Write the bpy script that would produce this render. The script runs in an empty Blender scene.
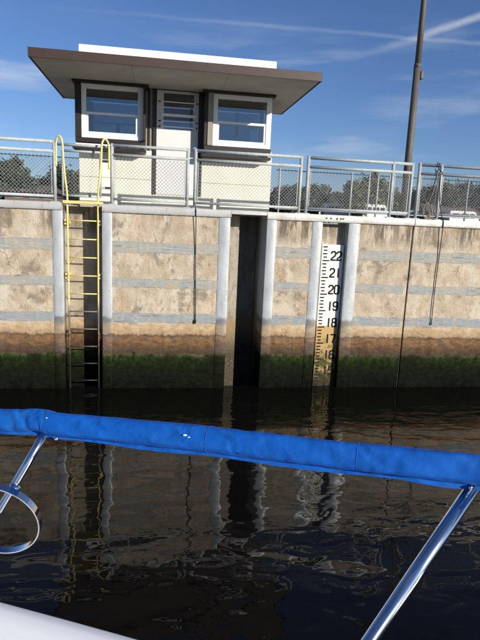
import bpy, bmesh, math, random
from mathutils import Vector, Matrix
rnd = random.Random(7)
scene = bpy.context.scene
COL = scene.collection

# ------------------------------------------------------------------ camera
cam = bpy.data.cameras.new('camera'); cam_o = bpy.data.objects.new('camera', cam); COL.objects.link(cam_o)
cr = Vector((0.98848, -0.14483, 0.04390)); cu = Vector((-0.01541, 0.19223, 0.98123)); cf = Vector((0.15055, 0.97060, -0.18778))
CAM = Vector((0, -9.1666, 3.0261))
M = Matrix((cr, cu, -cf)).transposed().to_4x4(); M.translation = CAM
cam_o.matrix_world = M
cam.sensor_fit = 'VERTICAL'; cam.sensor_height = 36; cam.sensor_width = 27
cam.lens = 532.97 / 640 * 36
cam.clip_start = 0.05; cam.clip_end = 5000
scene.camera = cam_o
scene.render.resolution_x = 768; scene.render.resolution_y = 1024

# ------------------------------------------------------------------ sun, sky, exposure
SUN = Vector((0.83, -1.0, 0.45)).normalized()
EL = math.asin(SUN.z); AZ = math.atan2(SUN.x, SUN.y)
sl = bpy.data.lights.new('sun', 'SUN'); sl.energy = 5.0; sl.angle = math.radians(0.53); sl.color = (1.0, 0.93, 0.82)
so = bpy.data.objects.new('sun', sl); COL.objects.link(so); so.rotation_euler = SUN.to_track_quat('Z', 'Y').to_euler(); so.location = (8, -20, 14)
world = bpy.data.worlds.new('World'); scene.world = world; world.use_nodes = True
wt = world.node_tree; wt.nodes.clear()
def wn(t, **k):
    n = wt.nodes.new(t)
    for a, b in k.items(): setattr(n, a, b)
    return n
def wl(a, b): wt.links.new(a, b)
def wmath(op, a, b=None, c=None):
    n = wn('ShaderNodeMath', operation=op)
    for i, v in enumerate((a, b, c)):
        if v is None: continue
        if isinstance(v, (int, float)): n.inputs[i].default_value = v
        else: wl(v, n.inputs[i])
    return n.outputs[0]
sky = wn('ShaderNodeTexSky', sky_type='NISHITA'); sky.sun_disc = False
sky.sun_elevation = EL; sky.sun_rotation = AZ; sky.air_density = 1.0; sky.dust_density = 0.1; sky.ozone_density = 3.0; sky.altitude = 0
tc = wn('ShaderNodeTexCoord')
def wdot(vec):
    n = wn('ShaderNodeVectorMath', operation='DOT_PRODUCT'); wl(tc.outputs['Generated'], n.inputs[0]); n.inputs[1].default_value = vec
    return n.outputs['Value']
def wrange(v, a, b, c, d):
    n = wn('ShaderNodeMapRange', interpolation_type='SMOOTHSTEP'); wl(v, n.inputs[0])
    for i, q in enumerate((a, b, c, d)): n.inputs[i + 1].default_value = q
    return n.outputs[0]
def pixdir(x, y): return (cf + cr * ((x - 240) / 533) + cu * ((320 - y) / 533)).normalized()
def wnoise(scale, detail, rot=(0, 0, 0), sc=(1, 1, 1), rough=.55):
    mp = wn('ShaderNodeMapping'); mp.inputs['Rotation'].default_value = rot; mp.inputs['Scale'].default_value = sc
    wl(tc.outputs['Generated'], mp.inputs[0])
    n = wn('ShaderNodeTexNoise'); n.inputs['Scale'].default_value = scale; n.inputs['Detail'].default_value = detail; n.inputs['Roughness'].default_value = rough
    wl(mp.outputs[0], n.inputs['Vector']); return n.outputs['Fac']
# high thin cirrus, drawn out sideways
cir = wmath('MULTIPLY', wrange(wnoise(2.4, 7, (0.1, 0.12, 0.2), (1, 1, 5.5)), .50, .80, 0, .40), wrange(wnoise(1.3, 3, (.3, 0, .9)), .42, .62, .12, 1))
# two contrails: great-circle bands
def trail(a, b, half, lo, hi, amp):
    n = a.cross(b).normalized(); t = (b - a).normalized()
    wob = wmath('MULTIPLY', wmath('SUBTRACT', wnoise(16, 5), .5), half * 1.6)
    d = wmath('ABSOLUTE', wmath('ADD', wdot(n), wob))
    core = wrange(d, 0, half, 1, 0)
    al = wrange(wdot(t), a.dot(t) - lo, a.dot(t) + hi, 0, 1)
    br = wrange(wnoise(9, 4, (0, 0, .4)), .3, .65, .45, 1)
    fwd = wrange(wdot(cf), .2, .5, 0, 1)
    return wmath('MULTIPLY', wmath('MULTIPLY', wmath('MULTIPLY', core, al), br), wmath('MULTIPLY', fwd, amp))
t1 = trail(pixdir(345, 62), pixdir(480, 16), .0090, .02, .20, .42)
t2 = trail(pixdir(200, 20), pixdir(480, 44), .005, .30, .15, .17)
lowc = wmath('MULTIPLY', wrange(wnoise(3.0, 7, (.05, 0, .5), (1, 1, 7)), .50, .72, 0, .42), wrange(wdot((0, 0, 1)), .05, .16, 0, 1))
lowc = wmath('MULTIPLY', lowc, wrange(wdot((0, 0, 1)), .34, .20, 0, 1))
mask = wmath('MINIMUM', wmath('ADD', wmath('ADD', wmath('MAXIMUM', cir, lowc), t1), t2), .8)
mx = wn('ShaderNodeMix', data_type='RGBA'); wl(mask, mx.inputs[0]); hs = wn('ShaderNodeMix', data_type='RGBA', blend_type='MULTIPLY'); hs.inputs[0].default_value = 1; hs.inputs[7].default_value = (.84, 1.0, 1.36, 1); wl(sky.outputs[0], hs.inputs[6]); wl(hs.outputs[2], mx.inputs[6]); mx.inputs[7].default_value = (9.5, 9.9, 10.6, 1)
bg = wn('ShaderNodeBackground'); bg.inputs['Strength'].default_value = 0.062; wl(mx.outputs[2], bg.inputs['Color'])
wo = wn('ShaderNodeOutputWorld'); wl(bg.outputs[0], wo.inputs[0])
vs = scene.view_settings; vs.view_transform = 'Standard'; vs.look = 'None'; vs.gamma = 1; vs.exposure = 0.35; vs.use_curve_mapping = False

# ------------------------------------------------------------------ helpers
class NT:
    def __init__(s, name):
        s.m = bpy.data.materials.new(name); s.m.use_nodes = True; s.t = s.m.node_tree
        s.b = s.t.nodes['Principled BSDF']; s.pos = None
    def n(s, t, **k):
        x = s.t.nodes.new(t)
        for a, b in k.items(): setattr(x, a, b)
        return x
    def l(s, a, b): s.t.links.new(a, b)
    def P(s):
        if s.pos is None: s.pos = s.n('ShaderNodeNewGeometry').outputs['Position']
        return s.pos
    def noise(s, scale, detail=4, sc=(1, 1, 1), rough=.55, obj=False, dist=0):
        mp = s.n('ShaderNodeMapping'); mp.inputs['Scale'].default_value = sc
        if obj: s.l(s.n('ShaderNodeTexCoord').outputs['Object'], mp.inputs[0])
        else: s.l(s.P(), mp.inputs[0])
        x = s.n('ShaderNodeTexNoise'); x.inputs['Scale'].default_value = scale; x.inputs['Detail'].default_value = detail; x.inputs['Roughness'].default_value = rough
        x.inputs['Distortion'].default_value = dist
        s.l(mp.outputs[0], x.inputs['Vector']); return x.outputs['Fac']
    def ran(s, v, a, b, c=0., d=1., smooth=True):
        x = s.n('ShaderNodeMapRange', interpolation_type='SMOOTHSTEP' if smooth else 'LINEAR'); s.l(v, x.inputs[0])
        for i, q in enumerate((a, b, c, d)): x.inputs[i + 1].default_value = q
        return x.outputs[0]
    def math(s, op, a, b=None):
        x = s.n('ShaderNodeMath', operation=op)
        for i, v in enumerate((a, b)):
            if v is None: continue
            if isinstance(v, (int, float)): x.inputs[i].default_value = v
            else: s.l(v, x.inputs[i])
        return x.outputs[0]
    def mix(s, f, a, b, mode='MIX'):
        x = s.n('ShaderNodeMix', data_type='RGBA', blend_type=mode)
        for i, v in ((0, f), (6, a), (7, b)):
            if isinstance(v, (int, float)): x.inputs[i].default_value = v
            elif isinstance(v, tuple): x.inputs[i].default_value = (*v, 1)
            else: s.l(v, x.inputs[i])
        return x.outputs[2]
    def ramp(s, v, stops, alpha=False):
        x = s.n('ShaderNodeValToRGB'); e = x.color_ramp.elements
        while len(e) < len(stops): e.new(.5)
        for q, (p, c) in zip(e, stops): q.position = p; q.color = (*c, 1) if len(c) == 3 else c
        s.l(v, x.inputs[0]); return x.outputs['Alpha'] if alpha else x.outputs['Color']
    def bump(s, h, dist, strength=1.):
        x = s.n('ShaderNodeBump'); x.inputs['Distance'].default_value = dist; x.inputs['Strength'].default_value = strength
        s.l(h, x.inputs['Height']); s.l(x.outputs[0], s.b.inputs['Normal'])
    def set(s, col=None, rough=None, metal=None, spec=None):
        for k, v in (('Base Color', col), ('Roughness', rough), ('Metallic', metal), ('Specular IOR Level', spec)):
            if v is None: continue
            if isinstance(v, tuple): s.b.inputs[k].default_value = (*v, 1)
            elif isinstance(v, (int, float)): s.b.inputs[k].default_value = v
            else: s.l(v, s.b.inputs[k])
        return s.m
    def z(s):
        x = s.n('ShaderNodeSeparateXYZ'); s.l(s.P(), x.inputs[0]); return x.outputs[2]

def plain(name, col, rough=.6, metal=0., var=.12, scale=14, bump=0, col2=None):
    t = NT(name); f = t.ran(t.noise(scale, 5), .3, .7)
    c2 = col2 or tuple(v * (1 - var) for v in col)
    if bump: t.bump(t.noise(scale * 8, 4), bump)
    return t.set(t.mix(f, col, c2), rough, metal)

# waterline weathering: lock walls are stained in bands by height above the water
ZS = 1.5
def waterline(t, base, amt=1., rustdark=1.):
    z = t.z(); w = t.math('MULTIPLY', t.math('SUBTRACT', t.noise(2.6, 7, (1, 1, .45), rough=.65), .5), .16)
    w2 = t.math('MULTIPLY', t.math('SUBTRACT', t.noise(15, 5, (1.6, 1, .6)), .5), .10)
    f = t.math('DIVIDE', t.math('ADD', t.math('ADD', z, w), w2), ZS)
    def Z(v): return v / ZS
    col = t.ramp(f, [(Z(.00), (.004, .0045, .0035)), (Z(.12), (.0055, .0065, .0045)), (Z(.34), (.009, .0125, .006)), (Z(.48), (.014, .024, .008)), (Z(.57), (.028, .048, .012)),
                     (Z(.615), (.095, .078, .048)), (Z(.65), (.050, .034, .022)), (Z(.75), (.085, .045, .021)), (Z(.80), (.17, .083, .032)), (Z(.92), (.20, .098, .036)), (Z(.955), (.075, .043, .024)), (Z(.985), (.34, .225, .12)), (Z(1.12), (.50, .355, .20))])
    al = t.ramp(f, [(0, (1, 1, 1, 1)), (Z(.62), (1, 1, 1, 1)), (Z(.66), (1, 1, 1, .95 * rustdark)), (Z(.95), (1, 1, 1, .88 * rustdark)), (Z(1.02), (1, 1, 1, .8 * amt)), (Z(1.13), (1, 1, 1, .65 * amt)), (Z(1.19), (1, 1, 1, 0))], True)
    patch = t.ran(t.noise(9, 6, (1, 1, 1.6)), .25, .72, .62, 1.18)
    specks = t.math('MULTIPLY', t.ran(t.noise(38, 4, (1, 1, .7)), .60, .74), t.ran(t.noise(5, 3), .35, .65, .0, .45))
    zone = t.math('MULTIPLY', t.ran(f, Z(.60), Z(.67)), t.ran(f, Z(1.0), Z(.93)))
    streak = t.math('MULTIPLY', t.ran(t.noise(6, 7, (1, 1, 2.2), rough=.7, dist=.6), .46, .58), zone)
    col = t.mix(t.math('MULTIPLY', streak, .75), col, (.052, .032, .020))
    tuft = t.math('MULTIPLY', t.ran(t.noise(10, 7, (1, 1, .7), rough=.72), .45, .60), t.ran(f, Z(.66), Z(.60))); col = t.mix(t.math('MULTIPLY', t.math('MAXIMUM', tuft, t.math('MULTIPLY', t.ran(t.noise(1.8, 5, (1, 1, .6)), .46, .60), t.ran(f, Z(.66), Z(.60)))), .8), col, (.008, .0095, .006))
    col = t.mix(1., col, t.grey(patch), 'MULTIPLY')
    col = t.mix(specks, col, t.mix(t.ran(f, Z(.62), Z(.66)), (.035, .042, .022), (.40, .32, .2)))
    return t.mix(al, base, col)
def _grey(s, v):
    x = s.n('ShaderNodeCombineXYZ')
    for i in range(3): s.l(v, x.inputs[i])
    return x.outputs[0]
NT.grey = _grey

def mk_concrete(name='lock_concrete', dirt=0.):
    t = NT(name); z = t.z()
    big = t.ran(t.noise(1.1, 6), .40, .60); mid = t.ran(t.noise(4.5, 8, rough=.68), .42, .62); fine = t.ran(t.noise(42, 5, rough=.7), .35, .7)
    c = t.mix(big, (.49, .41, .31), (.40, .325, .24)); c = t.mix(t.math('MULTIPLY', mid, .75), c, (.335, .255, .17))
    c = t.mix(t.ran(t.noise(2.1, 8, (1, 1, .7), rough=.7), .49, .58, 0, .8), c, (.53, .47, .375))
    c = t.mix(t.math('MULTIPLY', fine, .40), c, (.53, .475, .39))
    # dark run-off streaks under the coping
    s = t.math('MULTIPLY', t.ran(t.noise(3.0, 7, (2.6, 1, .45), rough=.68), .42, .55), t.ran(z, 2.52, 2.86))
    s = t.math('MULTIPLY', s, t.ran(t.noise(.75, 3, (1, 1, .1)), .42, .54))
    c = t.mix(t.math('MULTIPLY', s, .88), c, (.105, .085, .068))
    s2 = t.math('MULTIPLY', t.ran(t.noise(1.7, 7, (1, 1, .9), rough=.72), .525, .62), .8); c = t.mix(s2, c, (.20, .165, .125))
    grime = t.math('MULTIPLY', t.ran(t.noise(7, 7, (1.4, 1, .8), rough=.72), .56, .66), .7); c = t.mix(grime, c, (.24, .175, .11))
    rust = t.math('MULTIPLY', t.ran(t.noise(3.6, 5, (2.5, 1, .3)), .60, .70), .6); c = t.mix(rust, c, (.46, .26, .10))
    # pour lines and pits
    vo = t.n('ShaderNodeTexVoronoi', feature='DISTANCE_TO_EDGE'); vo.inputs['Scale'].default_value = .9
    wv = t.n('ShaderNodeMix', data_type='RGBA', blend_type='LINEAR_LIGHT'); wv.inputs[0].default_value = .35; t.l(t.P(), wv.inputs[6]); nz = t.n('ShaderNodeTexNoise'); nz.inputs['Scale'].default_value = 2.5; nz.inputs['Detail'].default_value = 6; t.l(t.P(), nz.inputs['Vector']); t.l(nz.outputs['Color'], wv.inputs[7]); t.l(wv.outputs[2], vo.inputs['Vector'])
    crack = t.math('MULTIPLY', t.ran(vo.outputs['Distance'], .0, .011, 1, 0), t.ran(t.noise(1.4, 3), .50, .60)); c = t.mix(t.math('MULTIPLY', crack, .7), c, (.13, .10, .075))
    pit = t.ran(t.noise(60, 3), .66, .74); c = t.mix(t.math('MULTIPLY', pit, .45), c, (.16, .12, .08))
    t.bump(t.math('ADD', t.noise(30, 7, rough=.7), t.math('MULTIPLY', t.noise(4, 4), 2.)), .012)
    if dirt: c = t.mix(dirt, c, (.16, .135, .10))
    return t.set(waterline(t, c), .9, spec=t.ran(z, .6, 1.2, .02, .12))
def mk_slot():
    t = NT('slot_concrete'); z = t.z()
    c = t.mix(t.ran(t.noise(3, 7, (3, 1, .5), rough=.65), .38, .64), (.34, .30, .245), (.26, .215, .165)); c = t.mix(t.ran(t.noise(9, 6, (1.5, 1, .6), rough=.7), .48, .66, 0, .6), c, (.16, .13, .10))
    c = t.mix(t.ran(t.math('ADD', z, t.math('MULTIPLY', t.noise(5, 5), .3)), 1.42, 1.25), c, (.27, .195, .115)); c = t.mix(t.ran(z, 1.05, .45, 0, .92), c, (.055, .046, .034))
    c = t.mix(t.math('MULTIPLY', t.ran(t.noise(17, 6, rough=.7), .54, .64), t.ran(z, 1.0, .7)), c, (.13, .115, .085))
    t.bump(t.noise(22, 6), .012); return t.set(c, .9, spec=.12)
def mk_armor():
    t = NT('painted_armor_steel'); z = t.z()
    c = t.mix(t.ran(t.noise(3.5, 6, (2, 1, .6)), .35, .7), (.44, .465, .48), (.34, .36, .375))
    c = t.mix(t.ran(t.noise(24, 5), .62, .74, 0, .7), c, (.30, .22, .15))
    lo = t.ran(t.math('ADD', z, t.math('MULTIPLY', t.noise(8, 4), .16)), 1.40, 1.32)
    c = t.mix(t.math('MULTIPLY', lo, .85), c, t.mix(t.ran(t.noise(7, 5, (1, 1, .5)), .35, .68), (.12, .132, .145), (.20, .16, .115)))
    t.bump(t.noise(18, 5), .003)
    return t.set(waterline(t, c, .7, .85), t.ran(z, .7, 1.2, .9, .38), t.ran(z, .8, 1.3, 0, .15), t.ran(z, .6, 1.2, .01, .5))
def mk_band():
    t = NT('grey_rub_strip'); z = t.z()
    c = t.mix(t.ran(t.noise(1.6, 6, (1, 1, 4)), .42, .60), (.29, .30, .29), (.335, .32, .28))
    c = t.mix(t.ran(z, 1.7, 1.3, 0, .75), c, (.25, .28, .30))
    c = t.mix(t.ran(t.noise(2.4, 7, (1, 1, 2), rough=.7), .53, .61, 0, .75), c, (.38, .31, .22))
    c = t.mix(t.ran(t.noise(7, 7, (.35, 1, 4), rough=.72), .55, .63, 0, .8), c, (.15, .145, .13))
    c = t.mix(t.ran(t.noise(11, 6, (.6, 1, 2), rough=.7), .56, .64, 0, .5), c, (.50, .47, .40))
    t.bump(t.noise(16, 6, (.5, 1, 3)), .012)
    return t.set(c, .8, spec=.2)
def mk_coping():
    t = NT('coping_concrete'); z = t.z()
    x = t.n('ShaderNodeSeparateXYZ'); t.l(t.P(), x.inputs[0])
    c = t.mix(t.ran(x.outputs[0], .6, 2.4), (.44, .445, .445), (.60, .59, .56))
    c = t.mix(t.ran(t.noise(4, 6), .45, .7, 0, .6), c, (.40, .36, .30))
    c = t.mix(t.ran(t.noise(11, 5, (3, 1, .4)), .62, .70, 0, .8), c, (.22, .16, .10))
    t.bump(t.noise(30, 6), .003)
    return t.set(c, .38, .08, spec=.7)
def mk_yellow():
    t = NT('yellow_safety_paint')
    c = t.mix(t.ran(t.noise(9, 5), .35, .7), (.70, .57, .19), (.64, .54, .27)); c = t.mix(t.ran(t.noise(30, 4), .6, .72, 0, .8), c, (.25, .15, .06))
    z = t.z(); lo = t.ran(t.math('ADD', z, t.math('MULTIPLY', t.noise(6, 4), .3)), 1.72, 1.45)
    c = t.mix(lo, c, (.15, .13, .10))
    return t.set(waterline(t, c, 0., 1.), .5)
def mk_gauge():
    t = NT('gauge_board_paint'); z = t.z()
    c = t.mix(t.ran(t.noise(5, 5), .35, .7), (.80, .78, .70), (.72, .69, .60))
    c = t.mix(t.ran(t.math('ADD', z, t.math('MULTIPLY', t.noise(6, 5), .08)), 1.24, 1.16), c, (.46, .31, .14))
    c = t.mix(t.ran(z, .98, .60, 0, .8), c, (.34, .25, .115)); c = t.mix(t.ran(t.noise(13, 5), .45, .62, 0, 1), c, t.mix(t.ran(z, 1.1, .6), c, (.14, .10, .04)))
    g = t.math('MULTIPLY', t.ran(z, .66, .50), t.ran(t.noise(11, 5), .36, .6)); c = t.mix(g, c, (.055, .06, .018))
    c = t.mix(t.ran(z, .36, .10, 0, .9), c, (.030, .026, .013))
    return t.set(c, .75, spec=.1)
def mk_digit():
    t = NT('gauge_black_paint'); z = t.z()
    return t.set(t.mix(t.ran(t.noise(25, 4), .5, .7, 0, .5), (.018, .017, .016), (.05, .040, .026)), .8, spec=.08)
def mk_galv():
    t = NT('galvanised_steel'); c = t.mix(t.ran(t.noise(16, 5), .3, .7), (.38, .405, .405), (.31, .335, .335)); c = t.mix(t.ran(t.noise(5, 6), .60, .72, 0, .5), c, (.30, .22, .15))
    return t.set(c, .55, .0)
def mk_glass(name, tint, rough=.02):
    t = NT(name); t.t.nodes.remove(t.b)
    tr = t.n('ShaderNodeBsdfTransparent'); tr.inputs[0].default_value = (*tint, 1)
    gl = t.n('ShaderNodeBsdfGlossy'); gl.inputs['Roughness'].default_value = rough; gl.inputs[0].default_value = (1, .96, .90, 1)
    fr = t.n('ShaderNodeFresnel'); fr.inputs[0].default_value = 2.3
    mx = t.n('ShaderNodeMixShader'); t.l(fr.outputs[0], mx.inputs[0]); t.l(tr.outputs[0], mx.inputs[1]); t.l(gl.outputs[0], mx.inputs[2])
    t.l(mx.outputs[0], t.t.nodes['Material Output'].inputs[0]); return t.m
def mk_water():
    t = NT('dark_lock_water')
    # long slow undulation, small chop that comes and goes in patches
    patch = t.ran(t.noise(.22, 2, (1, 1.6, 1)), .40, .60, .30, 1.)
    a = t.noise(.9, 1, (.55, 1.5, 1), dist=.4); b = t.noise(3.4, 1, (.75, 1.35, 1), dist=.7); c = t.noise(10, 1, (.7, 1.3, 1))
    sx = t.n('ShaderNodeSeparateXYZ'); t.l(t.P(), sx.inputs[0]); X_, Y_ = sx.outputs[0], sx.outputs[1]
    wob = t.math('MULTIPLY', t.math('SUBTRACT', t.noise(.9, 3), .5), .9)
    y1 = t.math('ADD', Y_, wob); y2 = t.math('ADD', t.math('SUBTRACT', Y_, t.math('MULTIPLY', X_, .3)), wob)
    z1 = t.math('MULTIPLY', t.math('MULTIPLY', t.ran(y1, -5.1, -4.6), t.ran(y1, -3.7, -4.2)), t.ran(X_, .3, 1.6))
    z2 = t.math('MULTIPLY', t.math('MULTIPLY', t.ran(y2, -3.3, -2.8), t.ran(y2, -2.0, -2.5)), t.ran(X_, 1.8, 3.0))
    patch = t.math('ADD', patch, t.math('MULTIPLY', t.math('ADD', z1, z2), .8))
    h = t.math('ADD', t.math('MULTIPLY', a, .30), t.math('MULTIPLY', t.math('MULTIPLY', b, patch), .11))
    h = t.math('ADD', h, t.math('MULTIPLY', t.math('MULTIPLY', c, patch), .012))
    t.bump(h, .10)
    t.b.inputs['IOR'].default_value = 1.333
    return t.set((.0042, .0040, .0038), .012, spec=.5)
def mk_canvas():
    t = NT('blue_canvas'); n = t.noise(7, 5); c = t.mix(t.ran(n, .3, .7), (.0024, .094, .43), (.003, .112, .50))
    c = t.mix(t.ran(t.noise(40, 3), .62, .78, 0, .25), c, (.02, .15, .48))
    c = t.mix(t.ran(t.noise(5, 6, (1, 1, 1), rough=.7), .54, .70, 0, .35), c, (.02, .16, .46))
    wr = t.n('ShaderNodeTexWave', wave_type='BANDS', bands_direction='DIAGONAL'); wr.inputs['Scale'].default_value = 9; wr.inputs['Distortion'].default_value = 9; wr.inputs['Detail'].default_value = 3; t.l(t.P(), wr.inputs['Vector'])
    t.bump(t.math('ADD', t.math('ADD', t.math('MULTIPLY', t.noise(15, 3, (.45, 1, 1), dist=.8), .75), t.math('MULTIPLY', wr.outputs['Fac'], .30)), t.math('MULTIPLY', t.noise(520, 2), .07)), .006)
    t.b.inputs['Sheen Weight'].default_value = .0
    return t.set(c, .75, spec=.25)
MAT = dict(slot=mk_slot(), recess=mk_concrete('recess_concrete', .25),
    concrete=mk_concrete(), armor=mk_armor(), band=mk_band(), coping=mk_coping(), yellow=mk_yellow(), gauge=mk_gauge(), digit=mk_digit(), galv=mk_galv(),
    glass=mk_glass('tinted_window_glass', (.50, .54, .58)), clear=mk_glass('car_glass', (.25, .28, .3)), water=mk_water(), canvas=mk_canvas(),
    cream=plain('cream_siding_paint', (.76, .73, .60), .6, var=.12, scale=2.2, bump=.002), white=plain('white_trim_paint', (.80, .80, .78), .5, var=.05),
    doorw=plain('pale_door_paint', (.60, .61, .60), .5, var=.06, scale=3), brown=plain('dark_brown_trim_paint', (.017, .010, .008), .5, var=.25), 
    soffit=plain('soffit_paint', (.50, .46, .385), .7, var=.14, scale=2.5), olive=plain('taupe_panel_paint', (.26, .235, .19), .6, var=.15, scale=5),
    dark=plain('dark_interior', (.022, .022, .024), .8), roofing=plain('roof_membrane', (.5, .5, .48), .8), fascia=plain('brown_fascia_paint', (.050, .027, .021), .5, var=.18, scale=5),
    pole=plain('weathered_lamp_pole', (.105, .092, .078), .65, .1, var=.2, scale=6), rope=plain('black_rope', (.025, .023, .02), .9, var=.3, scale=40), rope2=plain('weathered_tan_rope', (.24, .20, .15), .9, var=.35, scale=40),
    joint=plain('dark_joint_sealant', (.035, .03, .024), .9, var=.4), chrome=plain('polished_stainless', (.78, .78, .78), .12, 1., var=.08, scale=30), gel=plain('white_gelcoat', (.82, .83, .84), .18, var=.02, scale=3),
    deck=plain('concrete_deck', (.42, .40, .36), .85, var=.2, scale=3), grass=plain('dry_grass', (.10, .12, .04), .95, var=.35, scale=.5, col2=(.15, .13, .06)),
    thread=plain('pale_thread', (.05, .25, .70), .8), bark=plain('tree_bark', (.09, .065, .045), .9, var=.3), tyre=plain('tyre_rubber', (.02, .02, .02), .9), 
    tanwall=plain('tan_house_wall', (.38, .30, .22), .8), redwall=plain('brown_house_wall', (.17, .115, .09), .85), hwin=plain('dull_window_frame', (.30, .29, .27), .7), shingle=plain('brown_shingles', (.13, .095, .078), .9, var=.3, scale=6), vwhite=plain('white_vehicle_paint', (.78, .78, .77), .3), vblue=plain('slate_vehicle_paint', (.12, .16, .22), .3),
    wire=plain('fence_wire', (.27, .285, .285), .6), seam=plain('blue_stitching', (.003, .085, .40), .8), strapb=plain('dark_strap', (.008, .03, .16), .8))
def mk_leaf(name, a, b):
    t = NT(name); c = t.mix(t.ran(t.noise(.9, 3), .35, .65), a, b); c = t.mix(t.ran(t.noise(7, 2), .4, .7, 0, .5), c, tuple(v * 1.5 for v in b)); return t.set(c, .7)
LEAF = [mk_leaf('dark_oak_leaves', (.028, .042, .018), (.050, .065, .026)), mk_leaf('olive_leaves', (.075, .085, .03), (.12, .12, .045)), mk_leaf('brown_green_leaves', (.06, .055, .03), (.09, .075, .04))]

def link(o, parent=None):
    COL.objects.link(o)
    if parent is not None:
        o.parent = parent; o.matrix_parent_inverse = parent.matrix_world.inverted() if False else Matrix.Translation(-parent.location)
    return o
def mesh_obj(name, bm, mat, parent=None, smooth=False):
    me = bpy.data.meshes.new(name); bm.normal_update(); bm.to_mesh(me); bm.free()
    me.materials.append(MAT[mat] if isinstance(mat, str) else mat)
    if smooth:
        for f in me.polygons: f.use_smooth = True
    return link(bpy.data.objects.new(name, me), parent)
def thing(name, label, cat, loc=(0, 0, 0), group=None):
    o = bpy.data.objects.new(name, None); COL.objects.link(o); o.location = loc; o.empty_display_size = .2
    return tag(o, label, cat, group)
def tag(o, label, cat, group=None):
    o['label'] = label; o['category'] = cat
    if group: o['group'] = group
    return o
def box(bm, x0, x1, y0, y1, z0, z1, bev=0., seg=1):
    vs_ = [bm.verts.new((x, y, z)) for x in (x0, x1) for y in (y0, y1) for z in (z0, z1)]
    fs = [bm.faces.new([vs_[i] for i in q]) for q in ((0, 1, 3, 2), (4, 6, 7, 5), (0, 4, 5, 1), (2, 3, 7, 6), (0, 2, 6, 4), (1, 5, 7, 3))]
    if bev: bmesh.ops.bevel(bm, geom=list({e for f in fs for e in f.edges}), offset=bev, segments=seg, affect='EDGES', profile=.5)
def B(name, x0, x1, y0, y1, z0, z1, mat, parent=None, bev=0., seg=1):
    bm = bmesh.new(); box(bm, x0, x1, y0, y1, z0, z1, bev, seg); return mesh_obj(name, bm, mat, parent)
def tube(bm, pts, r, n=8, cap=True, closed=False):
    pts = [Vector(p) for p in pts]; rs = r if isinstance(r, (list, tuple)) else [r] * len(pts); rings = []
    prev = None
    for i, p in enumerate(pts):
        a = pts[i - 1] if (i > 0 or closed) else p; b = pts[(i + 1) % len(pts)] if (i < len(pts) - 1 or closed) else p
        d = (b - a).normalized()
        if prev is None:
            k = Vector((0, 0, 1)) if abs(d.z) < .9 else Vector((1, 0, 0)); u = d.cross(k).normalized()
        else: u = (prev - d * prev.dot(d)).normalized()
        prev = u; v = d.cross(u)
        rings.append([bm.verts.new(p + (u * math.cos(2 * math.pi * j / n) + v * math.sin(2 * math.pi * j / n)) * rs[i]) for j in range(n)])
    R = len(rings)
    for i in range(R if closed else R - 1):
        A, C = rings[i], rings[(i + 1) % R]
        for j in range(n): bm.faces.new((A[j], A[(j + 1) % n], C[(j + 1) % n], C[j]))
    if cap and not closed and n > 2: bm.faces.new(rings[0][::-1]); bm.faces.new(rings[-1])
def T(name, pts, r, mat, parent=None, n=8, closed=False):
    bm = bmesh.new(); tube(bm, pts, r, n, closed=closed); return mesh_obj(name, bm, mat, parent, True)
def bez(pts, k=6):
    # Catmull-Rom through pts
    P = [Vector(p) for p in pts]; out = []
    for i in range(len(P) - 1):
        p0 = P[max(i - 1, 0)]; p1 = P[i]; p2 = P[i + 1]; p3 = P[min(i + 2, len(P) - 1)]
        for j in range(k):
            t = j / k; out.append(.5 * ((2 * p1) + (p2 - p0) * t + (2 * p0 - 5 * p1 + 4 * p2 - p3) * t * t + (3 * p1 - p0 - 3 * p2 + p3) * t ** 3))
    return out + [P[-1]]
def struct(o): o['kind'] = 'structure'; return o

# ------------------------------------------------------------------ setting
struct(B('water', -120, 120, -150, .12, -.5, 0, 'water'))
bm = bmesh.new(); vs4 = [bm.verts.new(v) for v in ((-1500, 5.2, 3.08), (1500, 5.2, 3.08), (1500, 2500, 3.08), (-1500, 2500, 3.08))]; bm.faces.new(vs4); struct(mesh_obj('ground', bm, 'grass'))
struct(B('lock_walkway', -16, 18, .5, 5.2, 3.064, 3.115, 'deck'))

# ------------------------------------------------------------------ lock wall
TOP = 3.15; XL, XR = -16.0, 18.0
wall = thing('lock_wall', 'weathered tan concrete lock wall with grey strips, rust band and green algae at the waterline', 'wall', (0, .3, 0))
def panel(x0, x1):
    # front face finely cut with slight unevenness so edges are not razor straight
    bm = bmesh.new(); box(bm, x0, x1, 0, .6, -2.0, 3.02, .008); return mesh_obj('concrete_panel', bm, 'concrete', wall)
panel(XL, -1.74 + .02); panel(-.79 - .02, .99 + .02); panel(1.99 - .02, 2.63 + .02); panel(3.50 - .02, 4.488); panel(4.512, XR)
B('expansion_joint', 4.480, 4.520, .02, .5, -2, 3.0, 'joint', wall)
def col(x0, x1):
    # half-rounded steel corner armour
    bm = bmesh.new(); m = 20; w = x1 - x0; arc = [(x0, .61)] + [(x0 + w * k / m, -.006 - .013 * (1 - (2 * k / m - 1) ** 2) ** .8) for k in range(m + 1)] + [(x1, .61)]
    f = [bm.verts.new((a, b, -2)) for a, b in arc]; g = [bm.verts.new((a, b, 3.022)) for a, b in arc]
    for k in range(len(arc) - 1):
        bm.faces.new((f[k], f[k + 1], g[k + 1], g[k]))
    bm.faces.new(g); mesh_obj('armor_column', bm, 'armor', wall)
for a, b in ((-1.74, -1.58), (-.95, -.79), (.99, 1.18), (1.82, 1.99), (2.63, 2.81), (3.29, 3.50)): col(a, b)
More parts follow.
